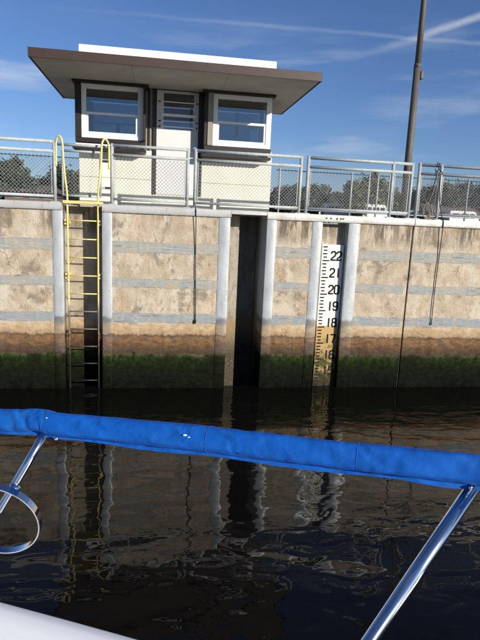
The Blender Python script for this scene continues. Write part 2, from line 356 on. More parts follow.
def bands(x0, x1):
    for z0, z1 in ((2.375, 2.565), (1.785, 1.95), (1.18, 1.35)):
        bm = bmesh.new(); n_ = max(8, int((x1 - x0) / .05)); y = -.006; prev_ = None; wo_ = rnd.uniform(0, 9)
        for k in range(n_ + 1):
            x = x0 + (x1 - x0) * k / n_; j0 = .006 * math.sin(x * 7 + wo_) + rnd.uniform(-.007, .007); j1 = .006 * math.sin(x * 5 + wo_ * 2) + rnd.uniform(-.007, .007); q_ = rnd.uniform(-.002, .002)
            cur = [bm.verts.new(v) for v in ((x, .05, z0 + j0 - .004), (x, y + q_, z0 + j0 + .004), (x, y + q_, z1 + j1 - .004), (x, .05, z1 + j1 + .004))]
            if prev_:
                for e in range(3): bm.faces.new((prev_[e], cur[e], cur[e + 1], prev_[e + 1]))
            prev_ = cur
        mesh_obj('rub_strip', bm, 'band', wall)
bands(-6.04, -1.735); bands(-10.3, -6.1); bands(-.795, .995); bands(1.985, 2.635); bands(3.495, 4.43); bands(4.515, 9.4); bands(9.5, 14)
def recess(x0, x1, d, top):
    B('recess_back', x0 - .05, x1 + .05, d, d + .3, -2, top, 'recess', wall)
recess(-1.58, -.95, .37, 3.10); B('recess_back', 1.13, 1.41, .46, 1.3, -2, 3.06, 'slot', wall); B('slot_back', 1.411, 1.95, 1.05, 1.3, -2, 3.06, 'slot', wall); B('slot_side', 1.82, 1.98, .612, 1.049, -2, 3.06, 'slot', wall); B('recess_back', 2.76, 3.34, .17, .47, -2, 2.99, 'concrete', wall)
def cope(x0, x1, z0=3.023):
    # bullnosed edge
    arc = [(.50, z0)] + [(-.045 + .026 * (1 - math.sin(a) ** .6), (z0 + TOP) / 2 - (TOP - z0) / 2 * math.cos(a)) for a in [math.pi * (.06 + .88 * k / 10) for k in range(11)]] + [(.50, TOP)]
    bm = bmesh.new(); f = [bm.verts.new((x0, a, b)) for a, b in arc]; g = [bm.verts.new((x1, a, b)) for a, b in arc]; bm.faces.new(f); bm.faces.new(g[::-1])
    for k in range(len(arc)):
        bm.faces.new((f[k], g[k], g[(k + 1) % len(arc)], f[(k + 1) % len(arc)]))
    bmesh.ops.recalc_face_normals(bm, faces=bm.faces[:]); mesh_obj('coping', bm, 'coping', wall)
cope(XL, -4.0); cope(-3.99, -1.585); cope(-.945, 1.19); cope(1.815, 3.05); cope(3.056, 4.492); cope(4.508, 5.03); cope(5.042, 8.2); cope(8.21, 13); cope(13.01, XR)
B('recess_lintel', 1.193, 1.812, -.035, .50, 3.085, 3.142, 'coping', wall, .006)
B('ladder_step_plate', -1.575, -.955, -.005, .30, 3.135, 3.185, 'yellow', wall, .008)
# stop plate in the gauge channel foot and small bolts in the coping over the gauge
for k, x in enumerate((2.86, 2.94, 3.05, 3.12, 3.16)): 
    bm = bmesh.new(); tube(bm, [(x, -.055, 3.09), (x, -.043, 3.09)], .014, 6); mesh_obj('bolt', bm, 'joint', wall)

# ------------------------------------------------------------------ water level gauge
DIG = {'0': [[(.2, 0), (.8, 0), (1, .15), (1, .85), (.8, 1), (.2, 1), (0, .85), (0, .15), (.2, 0)]],
 '1': [[(.55, 0), (.55, 1)]],
 '2': [[(0, .8), (.05, .9), (.25, 1), (.75, 1), (1, .85), (1, .65), (.8, .48), (.15, .2), (0, 0), (1, 0)]],
 '4': [[(.75, 0), (.75, 1), (0, .3), (1, .3)]],
 '5': [[(1, 1), (.1, 1), (.05, .55), (.7, .6), (1, .45), (1, .15), (.75, 0), (.2, 0), (0, .12)]],
 '6': [[(1, .85), (.75, 1), (.25, 1), (0, .8), (0, .15), (.2, 0), (.8, 0), (1, .15), (1, .42), (.8, .55), (.2, .55), (0, .4)]],
 '7': [[(0, 1), (1, 1), (.45, 0)]],
 '8': [[(.25, .52), (.05, .65), (.05, .88), (.25, 1), (.75, 1), (.95, .88), (.95, .65), (.75, .52), (.25, .52), (0, .38), (0, .13), (.2, 0), (.8, 0), (1, .13), (1, .38), (.75, .52)]],
 '9': [[(0, .15), (.25, 0), (.75, 0), (1, .2), (1, .85), (.8, 1), (.2, 1), (0, .85), (0, .58), (.2, .45), (.8, .45), (1, .6)]]}
def strokes(bm, lines, w, y):
    for L in lines:
        for (x0, z0), (x1, z1) in zip(L, L[1:]):
            d = Vector((x1 - x0, z1 - z0)); 
            if d.length < 1e-6: continue
            d.normalize(); nx, nz = -d.y * w / 2, d.x * w / 2; ex, ez = d.x * w * .32, d.y * w * .32
            q = [(x0 - ex + nx, z0 - ez + nz), (x1 + ex + nx, z1 + ez + nz), (x1 + ex - nx, z1 + ez - nz), (x0 - ex - nx, z0 - ez - nz)]
            y += -.00012
            f = [bm.verts.new((a, y, b)) for a, b in q]; g = [bm.verts.new((a, y + .004, b)) for a, b in q]
            bm.faces.new(f[::-1]) if False else bm.faces.new(f)
            for i in range(4): bm.faces.new((f[i], g[i], g[(i + 1) % 4], f[(i + 1) % 4]))
gauge = thing('water_level_gauge', 'tall white depth gauge board with black numerals 22 down to 14, rusty near water', 'gauge', (3.09, .12, 2.6))
GX0, GX1 = 2.865, 3.275; GY = .105
B('board', GX0, GX1, GY, .168, -1.6, 2.63, 'gauge', gauge, .004)
z22 = 2.345
for v in range(22, 12, -1):
    z = z22 - (22 - v) * .3048
    bm = bmesh.new()
    if v >= 14:
        for i, ch in enumerate(str(v)):
            ox = GX0 + .18 + i * .108; strokes(bm, [[(ox + px * .078, z + .012 + pz * .150) for px, pz in L] for L in DIG[ch]], .029, GY - .003)
        mesh_obj('numeral', bm, 'digit', gauge)
        bm = bmesh.new()
    for k in range(5):
        zz = z + k * .06096; w = .125 if k == 0 else (.062 if k % 2 else .078)
        xs = GX0 + (.022 if k % 2 == 0 else .036)
        box(bm, xs, xs + w, GY - .005, GY + .002, zz - .0115, zz + .0115)
    mesh_obj('tick_marks', bm, 'digit', gauge)

# ------------------------------------------------------------------ ladder
lad = thing('yellow_ladder', 'yellow steel ladder with hooped handrails set into the lock wall recess', 'ladder', (-1.265, .0, 0))
LXL, LXR = -1.505, -1.02; LY = .06
def rail(x, s):
    B('side_rail', x - .012, x + .012, LY - .03, LY + .03, -1.2, 3.2, 'yellow', lad, .004)
    pts = [(x, LY, 3.15), (x - s * .005, LY - .01, 3.32), (x - s * .03, LY - .01, 3.56), (x - s * .055, LY, 3.86), (x - s * .062, LY, 4.05), (x - s * .078, LY, 4.14), (x - s * .115, LY + .01, 4.185), (x - s * .155, LY + .03, 4.14), (x - s * .172, LY + .05, 4.05), (x - s * .175, LY + .06, 3.72)]
    T('handrail', bez(pts, 6), .0165, 'yellow', lad, 8)
rail(LXL, 1); rail(LXR, -1)
for k in range(13): T('rung', [(LXL, LY, 2.87 - .3048 * k), (LXR, LY, 2.87 - .3048 * k)], .0115, 'yellow', lad, 6)
for zc in (2.84, 1.95, .92):
    for x, s in ((LXL, 1), (LXR, -1)):
        bm = bmesh.new(); box(bm, min(x, x - s * .055), max(x, x - s * .055), LY - .012, .372, zc - .045, zc + .045, .004)
        b_ = mesh_obj('wall_bracket', bm, 'yellow', lad)
        bm = bmesh.new(); tube(bm, [(x - s * .03, LY - .024, zc), (x - s * .03, LY - .01, zc)], .013, 6); mesh_obj('bolt', bm, 'joint', b_)

# ------------------------------------------------------------------ railings
def chain(bm, x0, x1, z0, z1, y, cell=.060, r=.0028):
    w, h = x1 - x0, z1 - z0; k = -int(h / cell) - 1
    while k * cell < w:
        for s in (1, -1):
            a = k * cell; t0 = max(0, -a); t1 = min(h, w - a)
            if t1 - t0 > .01:
                if s > 0: p, q = (x0 + a + t0, z0 + t0), (x0 + a + t1, z0 + t1)
                else: p, q = (x0 + a + t0, z1 - t0), (x0 + a + t1, z1 - t1)
                tube(bm, [(p[0], y + s * .0035, p[1]), (q[0], y - s * .0035, q[1])], r, 4, cap=False)
        k += 1
    # twisted knuckles along the top edge
    x = x0 + cell / 2
    while x < x1: tube(bm, [(x - .008, y, z1 - .008), (x, y - .004, z1 + .014), (x + .008, y, z1 - .008)], r, 3, cap=False); x += cell
RY = .13; G = 'galvanised railings along the lock wall'
def section(x0, x1, label, mids=(), thin=(), zt=4.10, y=RY):
    o = thing('chain_link_railing', label, 'railing', ((x0 + x1) / 2, y, TOP), G); r = .027
    for n_, z in (('top_rail', zt), ('middle_rail', 3.95)):
        T(n_, [(x0, y, z), (x1, y, z)], r, 'galv', o, 10)
    T('bottom_rail', [(x0, y, 3.245), (x1, y, 3.245)], .024, 'galv', o, 10)
    for x in (x0, x1) + tuple(mids):
        p_ = T('post', [(x, y, 3.13), (x, y, zt + .026)], .029, 'galv', o, 10)
        B('base_plate', x - .065, x + .065, y - .05, y + .05, TOP - .002, TOP + .014, 'galv', p_, .003)
    for x in thin: T('stiffener', [(x, y + .02, 3.25), (x, y + .02, 3.95)], .012, 'galv', o, 6)
    xs = sorted((x0, x1) + tuple(mids))
    for a, b in zip(xs, xs[1:]):
        bm = bmesh.new(); chain(bm, a + .03, b - .03, 3.275, 3.905, y); m_ = mesh_obj('chain_link_mesh', bm, 'wire', o); m_['kind'] = 'stuff'
        n_ = 5
        for s in (0, 1):
            bm = bmesh.new(); xx = a + .045 if s == 0 else b - .045
            box(bm, xx - .006, xx + .006, y - .010, y - .004, 3.28, 3.91); mesh_obj('tension_bar', bm, 'galv', o)
    return o
section(-4.6, -1.71, 'chain link railing section left of the yellow ladder, running out of frame')
section(-.80, .44, 'short chain link railing section between the yellow ladder and the booth door')
section(.57, 2.39, 'chain link railing section in front of the booth right hand window')
section(2.52, 4.43, 'chain link railing section above the depth gauge with an extra inner post', (4.07,))
section(4.57, 8.6, 'chain link railing section at the far right with ropes tied on it', (4.985, 6.6), (5.55,))
# gate behind the ladder
gt = thing('ladder_gate', 'small chain link gate closing the gap behind the yellow ladder hoops', 'gate', (-1.3, .26, TOP))
for x in (-1.605, -1.0): T('stile', [(x, .26, 3.26), (x, .26, 3.985)], .02, 'galv', gt, 8)
for z in (3.985, 3.27): T('gate_rail', [(-1.605, .26, z), (-1.0, .26, z)], .02, 'galv', gt, 8)
T('top_bar', [(-1.70, .21, 4.075), (-.81, .21, 4.075)], .022, 'galv', gt, 8)
bm = bmesh.new(); chain(bm, -1.58, -1.03, 3.29, 3.95, .26); q_ = mesh_obj('chain_link_mesh', bm, 'wire', gt); q_['kind'] = 'stuff'
for z in (3.85, 3.42): B('hinge', -1.0, -.82, .235, .262, z - .02, z + .02, 'galv', gt, .004)
# back fence on the far edge of the walkway
def backfence(x0, x1, label, posts):
    y = 4.6; o = thing('back_fence', label, 'fence', ((x0 + x1) / 2, y, 3.1), 'fence along the back of the walkway')
    for x in posts: T('post', [(x, y, 3.1), (x, y, 4.32)], .026, 'galv', o, 8)
    T('top_wire', [(x0, y, 4.27), (x1, y, 4.27)], .012, 'joint', o, 6); T('bottom_rail', [(x0, y, 3.3), (x1, y, 3.3)], .018, 'galv', o, 6)
    bm = bmesh.new(); chain(bm, x0, x1, 3.3, 4.26, y, .075, .0022); m_ = mesh_obj('chain_link_mesh', bm, 'wire', o); m_['kind'] = 'stuff'
backfence(-6.5, -.9, 'back fence of thin posts and wire seen left of the booth', (-6.4, -3.9, -1.2))
backfence(2.9, 11.5, 'back fence of thin posts and wire seen right of the booth', (3.0, 4.92, 5.40, 5.64, 8.2, 10.9))

# ------------------------------------------------------------------ lock booth
W = 1.80; BY = 1.50; SOF = 5.37
bt = thing('lock_booth', 'small cream lock control booth with brown trim, projecting windows and wide flat roof', 'building', (.33, 2.4, 3.115))
XA, XB = -1.56, 2.20; BK = 3.02
B('plinth', XA, XB, W + .012, BK, 3.10, 3.43, 'cream', bt, .004)
for x0, x1 in ((XA, -.17), (.79, XB)):
    for z0, z1 in ((3.135, 3.68), (3.685, 4.235)):
        bm = bmesh.new(); box(bm, x0, x1, W - .012, W + .04, z0, z1, .006); mesh_obj('siding_board', bm, 'cream', bt)
B('threshold', -.168, .788, W - .02, W + .03, 3.135, 3.41, 'cream', bt, .004)
B('side_wall', XA, XA + .08, W + .045, BK, 3.435, SOF, 'cream', bt); 
B('side_wall', XB - .08, XB, W + .045, BK, 3.435, 4.35, 'cream', bt)
B('corner_post', XB - .08, XB - .002, BK - .12, BK, 4.352, SOF, 'brown', bt)
B('back_wall', XA + .082, XB - .082, BK - .08, BK - .002, 3.435, 4.30, 'dark', bt)
B('back_header', XA + .082, XB - .082, BK - .08, BK - .002, 5.30, SOF, 'dark', bt)
for x in (-1.46, -.30, .62, 1.62): B('back_mullion', x - .035, x + .035, BK - .078, BK - .004, 4.302, 5.268, 'dark', bt)
B('back_mullion', -.955, -.885, BK - .078, BK - .004, 4.302, 4.86, 'dark', bt); B('back_transom', XA + .082, -.34, BK - .077, BK - .005, 4.862, 4.88, 'dark', bt)  # short dark upright and crossbar for an unidentified shape behind the left window
for a, b in ((-1.42, -.34), (-.26, .58), (.66, 1.58), (1.66, 2.1)):
    B('back_pane', a, b, BK - .05, BK - .04, 4.305, 5.265, 'glass', bt)
B('ceiling', XA + .09, XB - .09, W + .05, BK - .09, SOF - .03, SOF - .004, 'dark', bt)
B('floor', XA + .09, XB - .09, W + .1, BK - .09, 3.436, 3.45, 'dark', bt)
# wall strips beside the door
B('wall_strip', -.40, -.168, W - .004, W + .04, 4.24, SOF, 'olive', bt); B('wall_strip', .788, .86, W - .004, W + .04, 4.24, SOF, 'olive', bt)
B('trim_batten', -.262, -.225, W - .03, W - .005, 4.24, SOF, 'brown', bt, .004)
# door
for x0, x1 in ((-.166, -.102), (.706, .786)): B('door_jamb', x0, x1, W - .045, W + .045, 3.412, 5.365, 'brown', bt, .004)
B('door_header', -.19, .81, W - .06, W + .05, 5.366, 5.44, 'brown', bt, .004)
dr = B('door', -.098, .702, W - .015, W + .03, 3.42, 4.655, 'doorw', bt)
for a, b, c, d in ((-.098, .03, 4.6552, 5.36), (.61, .702, 4.6552, 5.36), (.0302, .6098, 5.315, 5.36)): B('door_stile', a, b, W - .0148, W + .03, c, d, 'doorw', dr)
for i in range(5):
    z0 = 4.66 + i * .131
    bm = bmesh.new(); a = [bm.verts.new(v) for v in ((.035, W - .012, z0), (.605, W - .012, z0), (.605, W - .002, z0 + .128), (.035, W - .002, z0 + .128), (.035, W - .006, z0), (.605, W - .006, z0), (.605, W + .004, z0 + .128), (.035, W + .004, z0 + .128))]
    for q in ((0, 1, 2, 3), (7, 6, 5, 4), (0, 4, 5, 1), (1, 5, 6, 2), (2, 6, 7, 3), (3, 7, 4, 0)): bm.faces.new([a[j] for j in q])
    mesh_obj('louvre_pane', bm, 'glass', dr)
for z, h in ((5.155, .010), (4.915, .026), (4.80, .010), (4.70, .014)): B('louvre_bar', -.02, .655, W - .034, W - .019, z - h, z + h, 'white', dr, .003)
for z in (5.155, 4.80, 4.70):
    for x in (-.045, .665): B('bar_clip', x - .02, x + .02, W - .03, W - .0152, z - .012, z + .012, 'joint', dr)
bm = bmesh.new(); tube(bm, [(.645, W - .02, 4.32), (.645, W - .06, 4.32), (.645, W - .085, 4.32)], [.014, .014, .03], 10); mesh_obj('door_knob', bm, 'chrome', dr)
# projecting window bays
def bay(x0, x1, wx0, wx1, lx, rx, post_r, label):
    o = B('window_bay', x0 + .01, x1 - .01, BY + .02, W + .04, 4.265, 4.365, 'brown', bt, .004); o['label'] = label
    B('sill_board', x0 + .002, x1 - .002, BY - .02, BY + .14, 4.285, 4.368, 'brown', o, .006)
    B('drip_strip', x0 + .01, x1 - .03, BY - .035, BY + .012, 4.232, 4.262, 'white', o, .004)
    B('ledge', x0 - .05, x1 + .01, BY - .03, W - .02, 4.16, 4.215, 'brown', o, .006)
    B('bay_header', x0 - .05, x1 + .05, BY - .045, W + .03, 5.325, SOF - .003, 'brown', o, .006)
    if lx: B('bay_post', x0, wx0 - .003, BY - .01, BY + .13, 4.37, 5.323, 'brown', o, .004)
    if post_r: B('bay_post', wx1 + .003, x1, BY - .11, BY + .13, 4.37, 5.323, 'brown', o, .004)
    # side cheeks of the bay back to the wall
    if lx: B('bay_cheek', x0 + .01, x0 + .05, BY + .132, W + .03, 4.37, 5.323, 'brown', o)
    B('bay_cheek', x1 - .05, x1 - .01, BY + .132, W + .03, 4.37, 5.323, 'brown' if post_r else 'white', o)
    # double-hung sash window
    y = BY + .02; w = B('window_frame', wx0, wx0 + .085, y, y + .09, 4.372, 5.32, 'white', o, .003)
    B('frame_stile', wx1 - .10, wx1, y, y + .09, 4.372, 5.32, 'white', w, .003)
    B('frame_head', wx0 + .0855, wx1 - .1005, y, y + .09, 5.235, 5.3195, 'white', w, .003); B('frame_sill', wx0 + .0855, wx1 - .1005, y - .006, y + .09, 4.3722, 4.44, 'white', w, .003)
    a, b = wx0 + .087, wx1 - .102
    B('meeting_rail', a, b, y + .012, y + .06, 4.79, 4.835, 'white', w, .003)
    B('sash_stile', a, a + .035, y + .015, y + .045, 4.4405, 4.789, 'white', w); B('sash_stile', b - .035, b, y + .015, y + .045, 4.4405, 4.789, 'white', w)
    B('sash_rail', a + .0355, b - .0355, y + .0155, y + .045, 4.4408, 4.485, 'white', w)
    B('pane', a + .034, b - .034, y + .028, y + .034, 4.483, 4.792, 'glass', w); B('pane', a, b, y + .05, y + .056, 4.834, 5.237, 'glass', w)
bay(-1.58, -.30, -1.47, -.345, True, True, True, 'left window bay with brown corner posts')
bay(.80, 2.11, .965, 2.10, True, True, False, 'right window bay with white corner frame')
B('bay_pilaster', .862, .958, BY - .03, BY - .011, 4.37, 5.323, 'olive', bt, .003)
# roof
RX0, RX1, RY0, RY1 = -2.09, 2.68, .20, 3.30
rf = B('roof', RX0 + .02, RX1 - .02, RY0 + .02, RY1 - .02, SOF + .02, 5.50, 'roofing', bt)
xs = [RX0 + .03, -.5, 1.1, RX1 - .03]
for a, b in zip(xs, xs[1:]): B('soffit_panel', a + .002, b - .002, RY0 + .022, RY1 - .022, SOF, SOF + .018, 'soffit', rf)
B('fascia', RX0, RX1, RY0, RY0 + .019, SOF - .008, 5.505, 'fascia', rf, .003); B('fascia', RX0, RX1, RY1 - .019, RY1, SOF - .008, 5.505, 'fascia', rf, .003)
for x in (RX0, RX1 - .019): B('fascia', x, x + .0188, RY0 + .0195, RY1 - .0195, SOF - .008, 5.505, 'fascia', rf, .003)
B('parapet', -1.41, 2.00, .80, 2.9, 5.50, 5.78, 'white', rf, .01)

# ------------------------------------------------------------------ lamp pole
lp = thing('lamp_pole', 'tall weathered dark lamp pole standing behind the railing', 'lamp post', (6.6, 5.0, 3.1))
T('shaft', [(6.6, 5, 3.08), (6.6, 5, 7.15)], [.098, .09], 'pole', lp, 14); T('upper_shaft', [(6.6, 5, 7.15), (6.6, 5, 10.2)], [.08, .068], 'pole', lp, 14)
T('collar', [(6.6, 5, 7.10), (6.6, 5, 7.19)], [.096, .088], 'pole', lp, 14); B('base_plate', 6.42, 6.78, 4.82, 5.18, 3.09, 3.12, 'pole', lp, .01)
bm = bmesh.new(); box(bm, 6.69, 6.77, 4.93, 5.07, 6.82, 7.02, .01); mesh_obj('control_box', bm, 'pole', lp)
T('arm', bez([(6.6, 5, 10.1), (6.75, 4.6, 10.35), (7.0, 3.9, 10.45)], 5), .035, 'pole', lp, 8)
bm = bmesh.new(); tube(bm, [(6.98, 4.0, 10.45), (7.05, 3.75, 10.46), (7.2, 3.35, 10.42)], [.06, .16, .07], 10); mesh_obj('lamp_head', bm, 'pole', lp, True)

# ------------------------------------------------------------------ ropes
rp = thing('hanging_rope', 'thin black rope with knotted end hanging down the wall below the booth', 'rope', (.6, -.06, 3.1))
T('strand', bez([(.565, .13, 3.27), (.575, .02, 3.2), (.585, -.058, 3.12), (.59, -.052, 3.02), (.597, -.026, 2.6), (.61, -.026, 2.0), (.625, -.026, 1.5), (.628, -.026, 1.24)], 8), .0075, 'rope', rp, 6)
T('knot', [(.628, -.03, 1.26), (.628, -.035, 1.235), (.628, -.035, 1.205), (.629, -.03, 1.18)], [.009, .019, .019, .009], 'rope', rp, 8)
rp2 = thing('hanging_line', 'dark line hanging down the wall from the tangled ropes at right', 'rope', (5.04, -.06, 3.1))
T('strand', bez([(4.95, .09, 3.95), (4.98, .07, 3.5), (5.02, -.02, 3.18), (5.034, -.058, 3.12), (5.036, -.052, 3.02), (5.04, -.027, 2.5), (5.03, -.027, 1.9), (5.035, -.027, 1.28)], 8), .0075, 'rope', rp2, 6)
T('frayed_end', [(5.035, -.027, 1.30), (5.032, -.03, 1.22)], [.008, .012], 'rope', rp2, 6)
cl = thing('coiled_mooring_rope', 'weathered tan mooring ropes looped over the railing at the right', 'rope', (4.8, .08, 3.2))
def loop(pts, r, m): T('rope_strand', bez(pts, 7), r, m, cl, 6)
loop([(4.90, .16, 4.00), (4.89, .085, 3.98), (4.85, .07, 3.7), (4.76, .07, 3.42), (4.68, .06, 3.24), (4.76, .05, 3.17), (4.86, .05, 3.19), (4.82, .06, 3.4)], .008, 'rope2')
loop([(4.93, .16, 4.12), (4.92, .085, 4.13), (4.88, .08, 3.95), (4.80, .075, 3.6), (4.72, .06, 3.3), (4.80, .045, 3.19)], .007, 'rope')
loop([(4.95, .10, 3.99), (4.90, .075, 3.7), (4.88, .07, 3.4), (4.80, .06, 3.22), (4.90, .03, 3.168), (4.98, .06, 3.18)], .008, 'rope2')
loop([(4.87, .09, 4.16), (4.90, .075, 4.05), (4.98, .07, 3.97), (4.94, .17, 3.95), (4.87, .15, 4.05)], .008, 'rope')
loop([(4.70, .07, 3.5), (4.78, .062, 3.38), (4.86, .065, 3.3), (4.74, .07, 3.23), (4.68, .06, 3.35), (4.8, .055, 3.5)], .007, 'rope2')

# ------------------------------------------------------------------ far bank
def tree(px, y, ztop, rx, kind, label, trunk=True, n=8000, seed=0, low=.5):
    rr = random.Random(seed + 31); D = y - CAM.y; zg = 3.08; h = ztop - zg
    o = thing('bank_tree', label, 'tree', (px, y, zg), 'trees beyond the lock')
    bm = bmesh.new()
    tube(bm, bez([(px, y, zg - .1), (px + .1, y, zg + h * .3), (px - .15, y + .1, zg + h * .6), (px, y, zg + h * .85)], 3), [.24 - .018 * i for i in range(10)], 7)
    for k in range(5):
        a = rr.uniform(0, 6.28); z0 = zg + h * rr.uniform(.25, .5)
        tube(bm, bez([(px, y, z0), (px + math.cos(a) * rx * .35, y + math.sin(a) * rx * .35, z0 + h * .18), (px + math.cos(a) * rx * .7, y + math.sin(a) * rx * .7, z0 + h * .3)], 3), [.11 - .012 * i for i in range(7)], 5)
    mesh_obj('trunk', bm, 'bark', o, True)
    zc = zg + h * (.5 + low * .12); rz = ztop - zc
    cl = []
    while len(cl) < 34:
        v = Vector((rr.uniform(-1, 1), rr.uniform(-1, 1), rr.uniform(-1, 1)))
        if .25 < v.length < 1: cl.append((v, rr.uniform(.16, .34)))
    V, F = [], []
    for i in range(n):
        v, s = cl[i % 34]; w = Vector((rr.gauss(0, 1), rr.gauss(0, 1), rr.gauss(0, .8))) * s * .6 + v * .86
        c = Vector((px + w.x * rx, y + w.y * rx, zc + w.z * rz)); 
        if c.z < zg + .25: continue
        L = rr.uniform(.14, .30); a = Vector((rr.gauss(0, 1), rr.gauss(0, 1), rr.gauss(0, .6))).normalized(); b = a.orthogonal().normalized()
        b = (Matrix.Rotation(rr.uniform(0, 6.28), 3, a) @ b); k = len(V)
        V += [c - a * L, c + b * L * .55, c + a * L, c - b * L * .55]; F.append((k, k + 1, k + 2, k + 3))
    me = bpy.data.meshes.new('crown'); me.from_pydata(V, [], F); me.materials.append(LEAF[kind]); link(bpy.data.objects.new('crown', me), o)
def X(px_, y, d=0):   # world x of an image column at distance y (rough layout aid)
    v = pixdir(px_, 195); return CAM.x + v.x / v.y * (y - CAM.y)
def Zt(px_, py_, y):
    v = pixdir(px_, py_); return CAM.z + v.z / v.y * (y - CAM.y)
TL = [(-8, 62, 163, 3.4, 0, 'dark round tree at the left edge beyond the railing'), (15, 60, 158, 2.4, 0, 'tallest dark round tree behind the left railing'), (30, 66, 172, 2.2, 0, 'lower dark tree just right of the tall round one'),
      (50, 72, 176, 2.0, 0, 'small dark tree behind the left ladder hoop'), (66, 64, 165, 2.3, 0, 'dark tree seen through the ladder gate'), (84, 70, 170, 2.4, 2, 'tree partly hidden by the booth left side'),
      (282, 70, 184, 2.2, 2, 'brownish tree just right of the booth'), (298, 66, 180, 1.9, 0, 'dark tree behind the railing post right of the booth'), (318, 70, 184, 2.3, 0, 'dark low tree above the white van'), (337, 74, 190, 2.0, 2, 'small brownish tree left of the yellow green tree'),
      (357, 60, 176, 1.7, 1, 'yellow green tree behind the thin fence posts'), (374, 62, 172, 2.2, 1, 'tallest yellow green tree behind the depth gauge railing'), (392, 78, 189, 2.2, 2, 'brown green tree just left of the lamp pole'), (412, 80, 190, 2.4, 0, 'dark tree behind the lamp pole'),
      (430, 76, 187, 2.2, 2, 'olive brown tree behind the tangled ropes'), (447, 72, 181, 2.5, 2, 'broad brownish tree right of the tangled ropes'), (466, 76, 183, 2.6, 2, 'brownish tree near the right edge'), (488, 74, 180, 2.8, 0, 'dark tree cut by the right edge')]
for i, (a, y, py, rx, k, lab) in enumerate(TL): tree(X(a, y), y, Zt(a, py, y), rx, k, lab, seed=i * 17)
hg = bpy.data.meshes.new('distant_wood'); V, F = [], []; rr = random.Random(5)
for i in range(15000):
    x = rr.uniform(-60, 95); y = rr.uniform(98, 112); zz = 3.0 + rr.random() ** 1.1 * (4.4 + 1.3 * math.sin(x * .31) + .9 * math.sin(x * .83 + 1)); L = rr.uniform(.25, .5)
    a = Vector((rr.gauss(0, 1), rr.gauss(0, 1), rr.gauss(0, .6))).normalized(); b = a.orthogonal().normalized(); c = Vector((x, y, zz)); k = len(V)
    V += [c - a * L, c + b * L * .6, c + a * L, c - b * L * .6]; F.append((k, k + 1, k + 2, k + 3))
hg.from_pydata(V, [], F); hg.materials.append(LEAF[2]); o = link(bpy.data.objects.new('distant_wood', hg)); o['kind'] = 'stuff'; tag(o, 'low distant line of brownish green woods beyond the lock', 'woods')
def house(x0, x1, y, zw, zr, wall_m, label, wins):
    o = thing('far_house', label, 'house', ((x0 + x1) / 2, y, 3.08)); d = 6
    B('wall', x0, x1, y, y + d, 3.05, zw, wall_m, o)
    bm = bmesh.new(); e = .5
    v = [bm.verts.new(q) for q in ((x0 - e, y - e, zw), (x1 + e, y - e, zw), (x1 + e, y + d + e, zw), (x0 - e, y + d + e, zw), (x0 + .6, y + d / 2, zr), (x1 - .6, y + d / 2, zr))]
    for q in ((0, 1, 5, 4), (1, 2, 5), (2, 3, 4, 5), (3, 0, 4), (3, 2, 1, 0)): bm.faces.new([v[i] for i in q])
    mesh_obj('roof', bm, 'shingle', o)
    for wx in wins:
        w = B('window', wx - .55, wx + .55, y - .05, y + .02, 4.2, 5.2, 'hwin', o); B('pane', wx - .45, wx + .45, y - .07, y - .052, 4.3, 5.2, 'dark', w)
xa = X(18, 58); house(xa - 1.5, xa + 4.2, 58, 4.9, 5.9, 'redwall', 'low brown house below the left trees', (xa, xa + 1.8, xa + 3.4))
xa = X(455, 68); house(xa - 4.5, xa + 4.5, 68, 5.1, 6.5, 'redwall', 'low brown roofed house near the right edge', (xa - 3, xa - .6, xa + 1.6, xa + 3.4))
xa = X(405, 84); house(xa - 4, xa + 3, 84, 5.6, 6.9, 'tanwall', 'tan house far behind the lamp pole', (xa - 2.4, xa, xa + 2))
def van(px_, y, L, H, mat, label, cat='van'):
    x = X(px_, y); o = thing('parked_van', label, cat, (x, y, 3.08), 'vehicles parked beyond the lock')
    prof = [(-.5, .16), (.42, .16), (.5, .22), (.5, .42), (.43, .50), (.34, .93), (.28, 1.), (-.47, 1.), (-.5, .93)]
    bm = bmesh.new(); f = [bm.verts.new((x + a * L, y, 3.08 + b * H)) for a, b in prof]; g = [bm.verts.new((x + a * L, y + 2, 3.08 + b * H)) for a, b in prof]
    bm.faces.new(f); bm.faces.new(g[::-1])
    for i in range(len(prof)): j = (i + 1) % len(prof); bm.faces.new((f[i], g[i], g[j], f[j]))
    bmesh.ops.bevel(bm, geom=bm.edges[:], offset=.05, segments=2, affect='EDGES'); mesh_obj('body', bm, mat, o)
    for a, b in ((-.42, -.18), (-.14, .1), (.14, .30)): B('window', x + a * L, x + b * L, y - .012, y + .02, 3.08 + .55 * H, 3.08 + .85 * H, 'dark', o)
    for a in (-.3, .32):
        for yy in (y - .02, y + 1.8): T('wheel', [(x + a * L, yy, 3.44), (x + a * L, yy + .22, 3.44)], .36, 'tyre', o, 14)
van(310, 72, 4.8, 2.6, 'vwhite', 'white van parked right of the booth beyond the railing'); van(340, 66, 4.2, 2.6, 'vwhite', 'white van parked below the brownish tree'); van(378, 60, 3.8, 2.5, 'vwhite', 'white van parked below the yellow green tree')
van(418, 70, 5.0, 2.3, 'vblue', 'slate van parked right of the lamp pole'); van(468, 66, 5.0, 2.4, 'vwhite', 'white van parked at far right before the brown house')

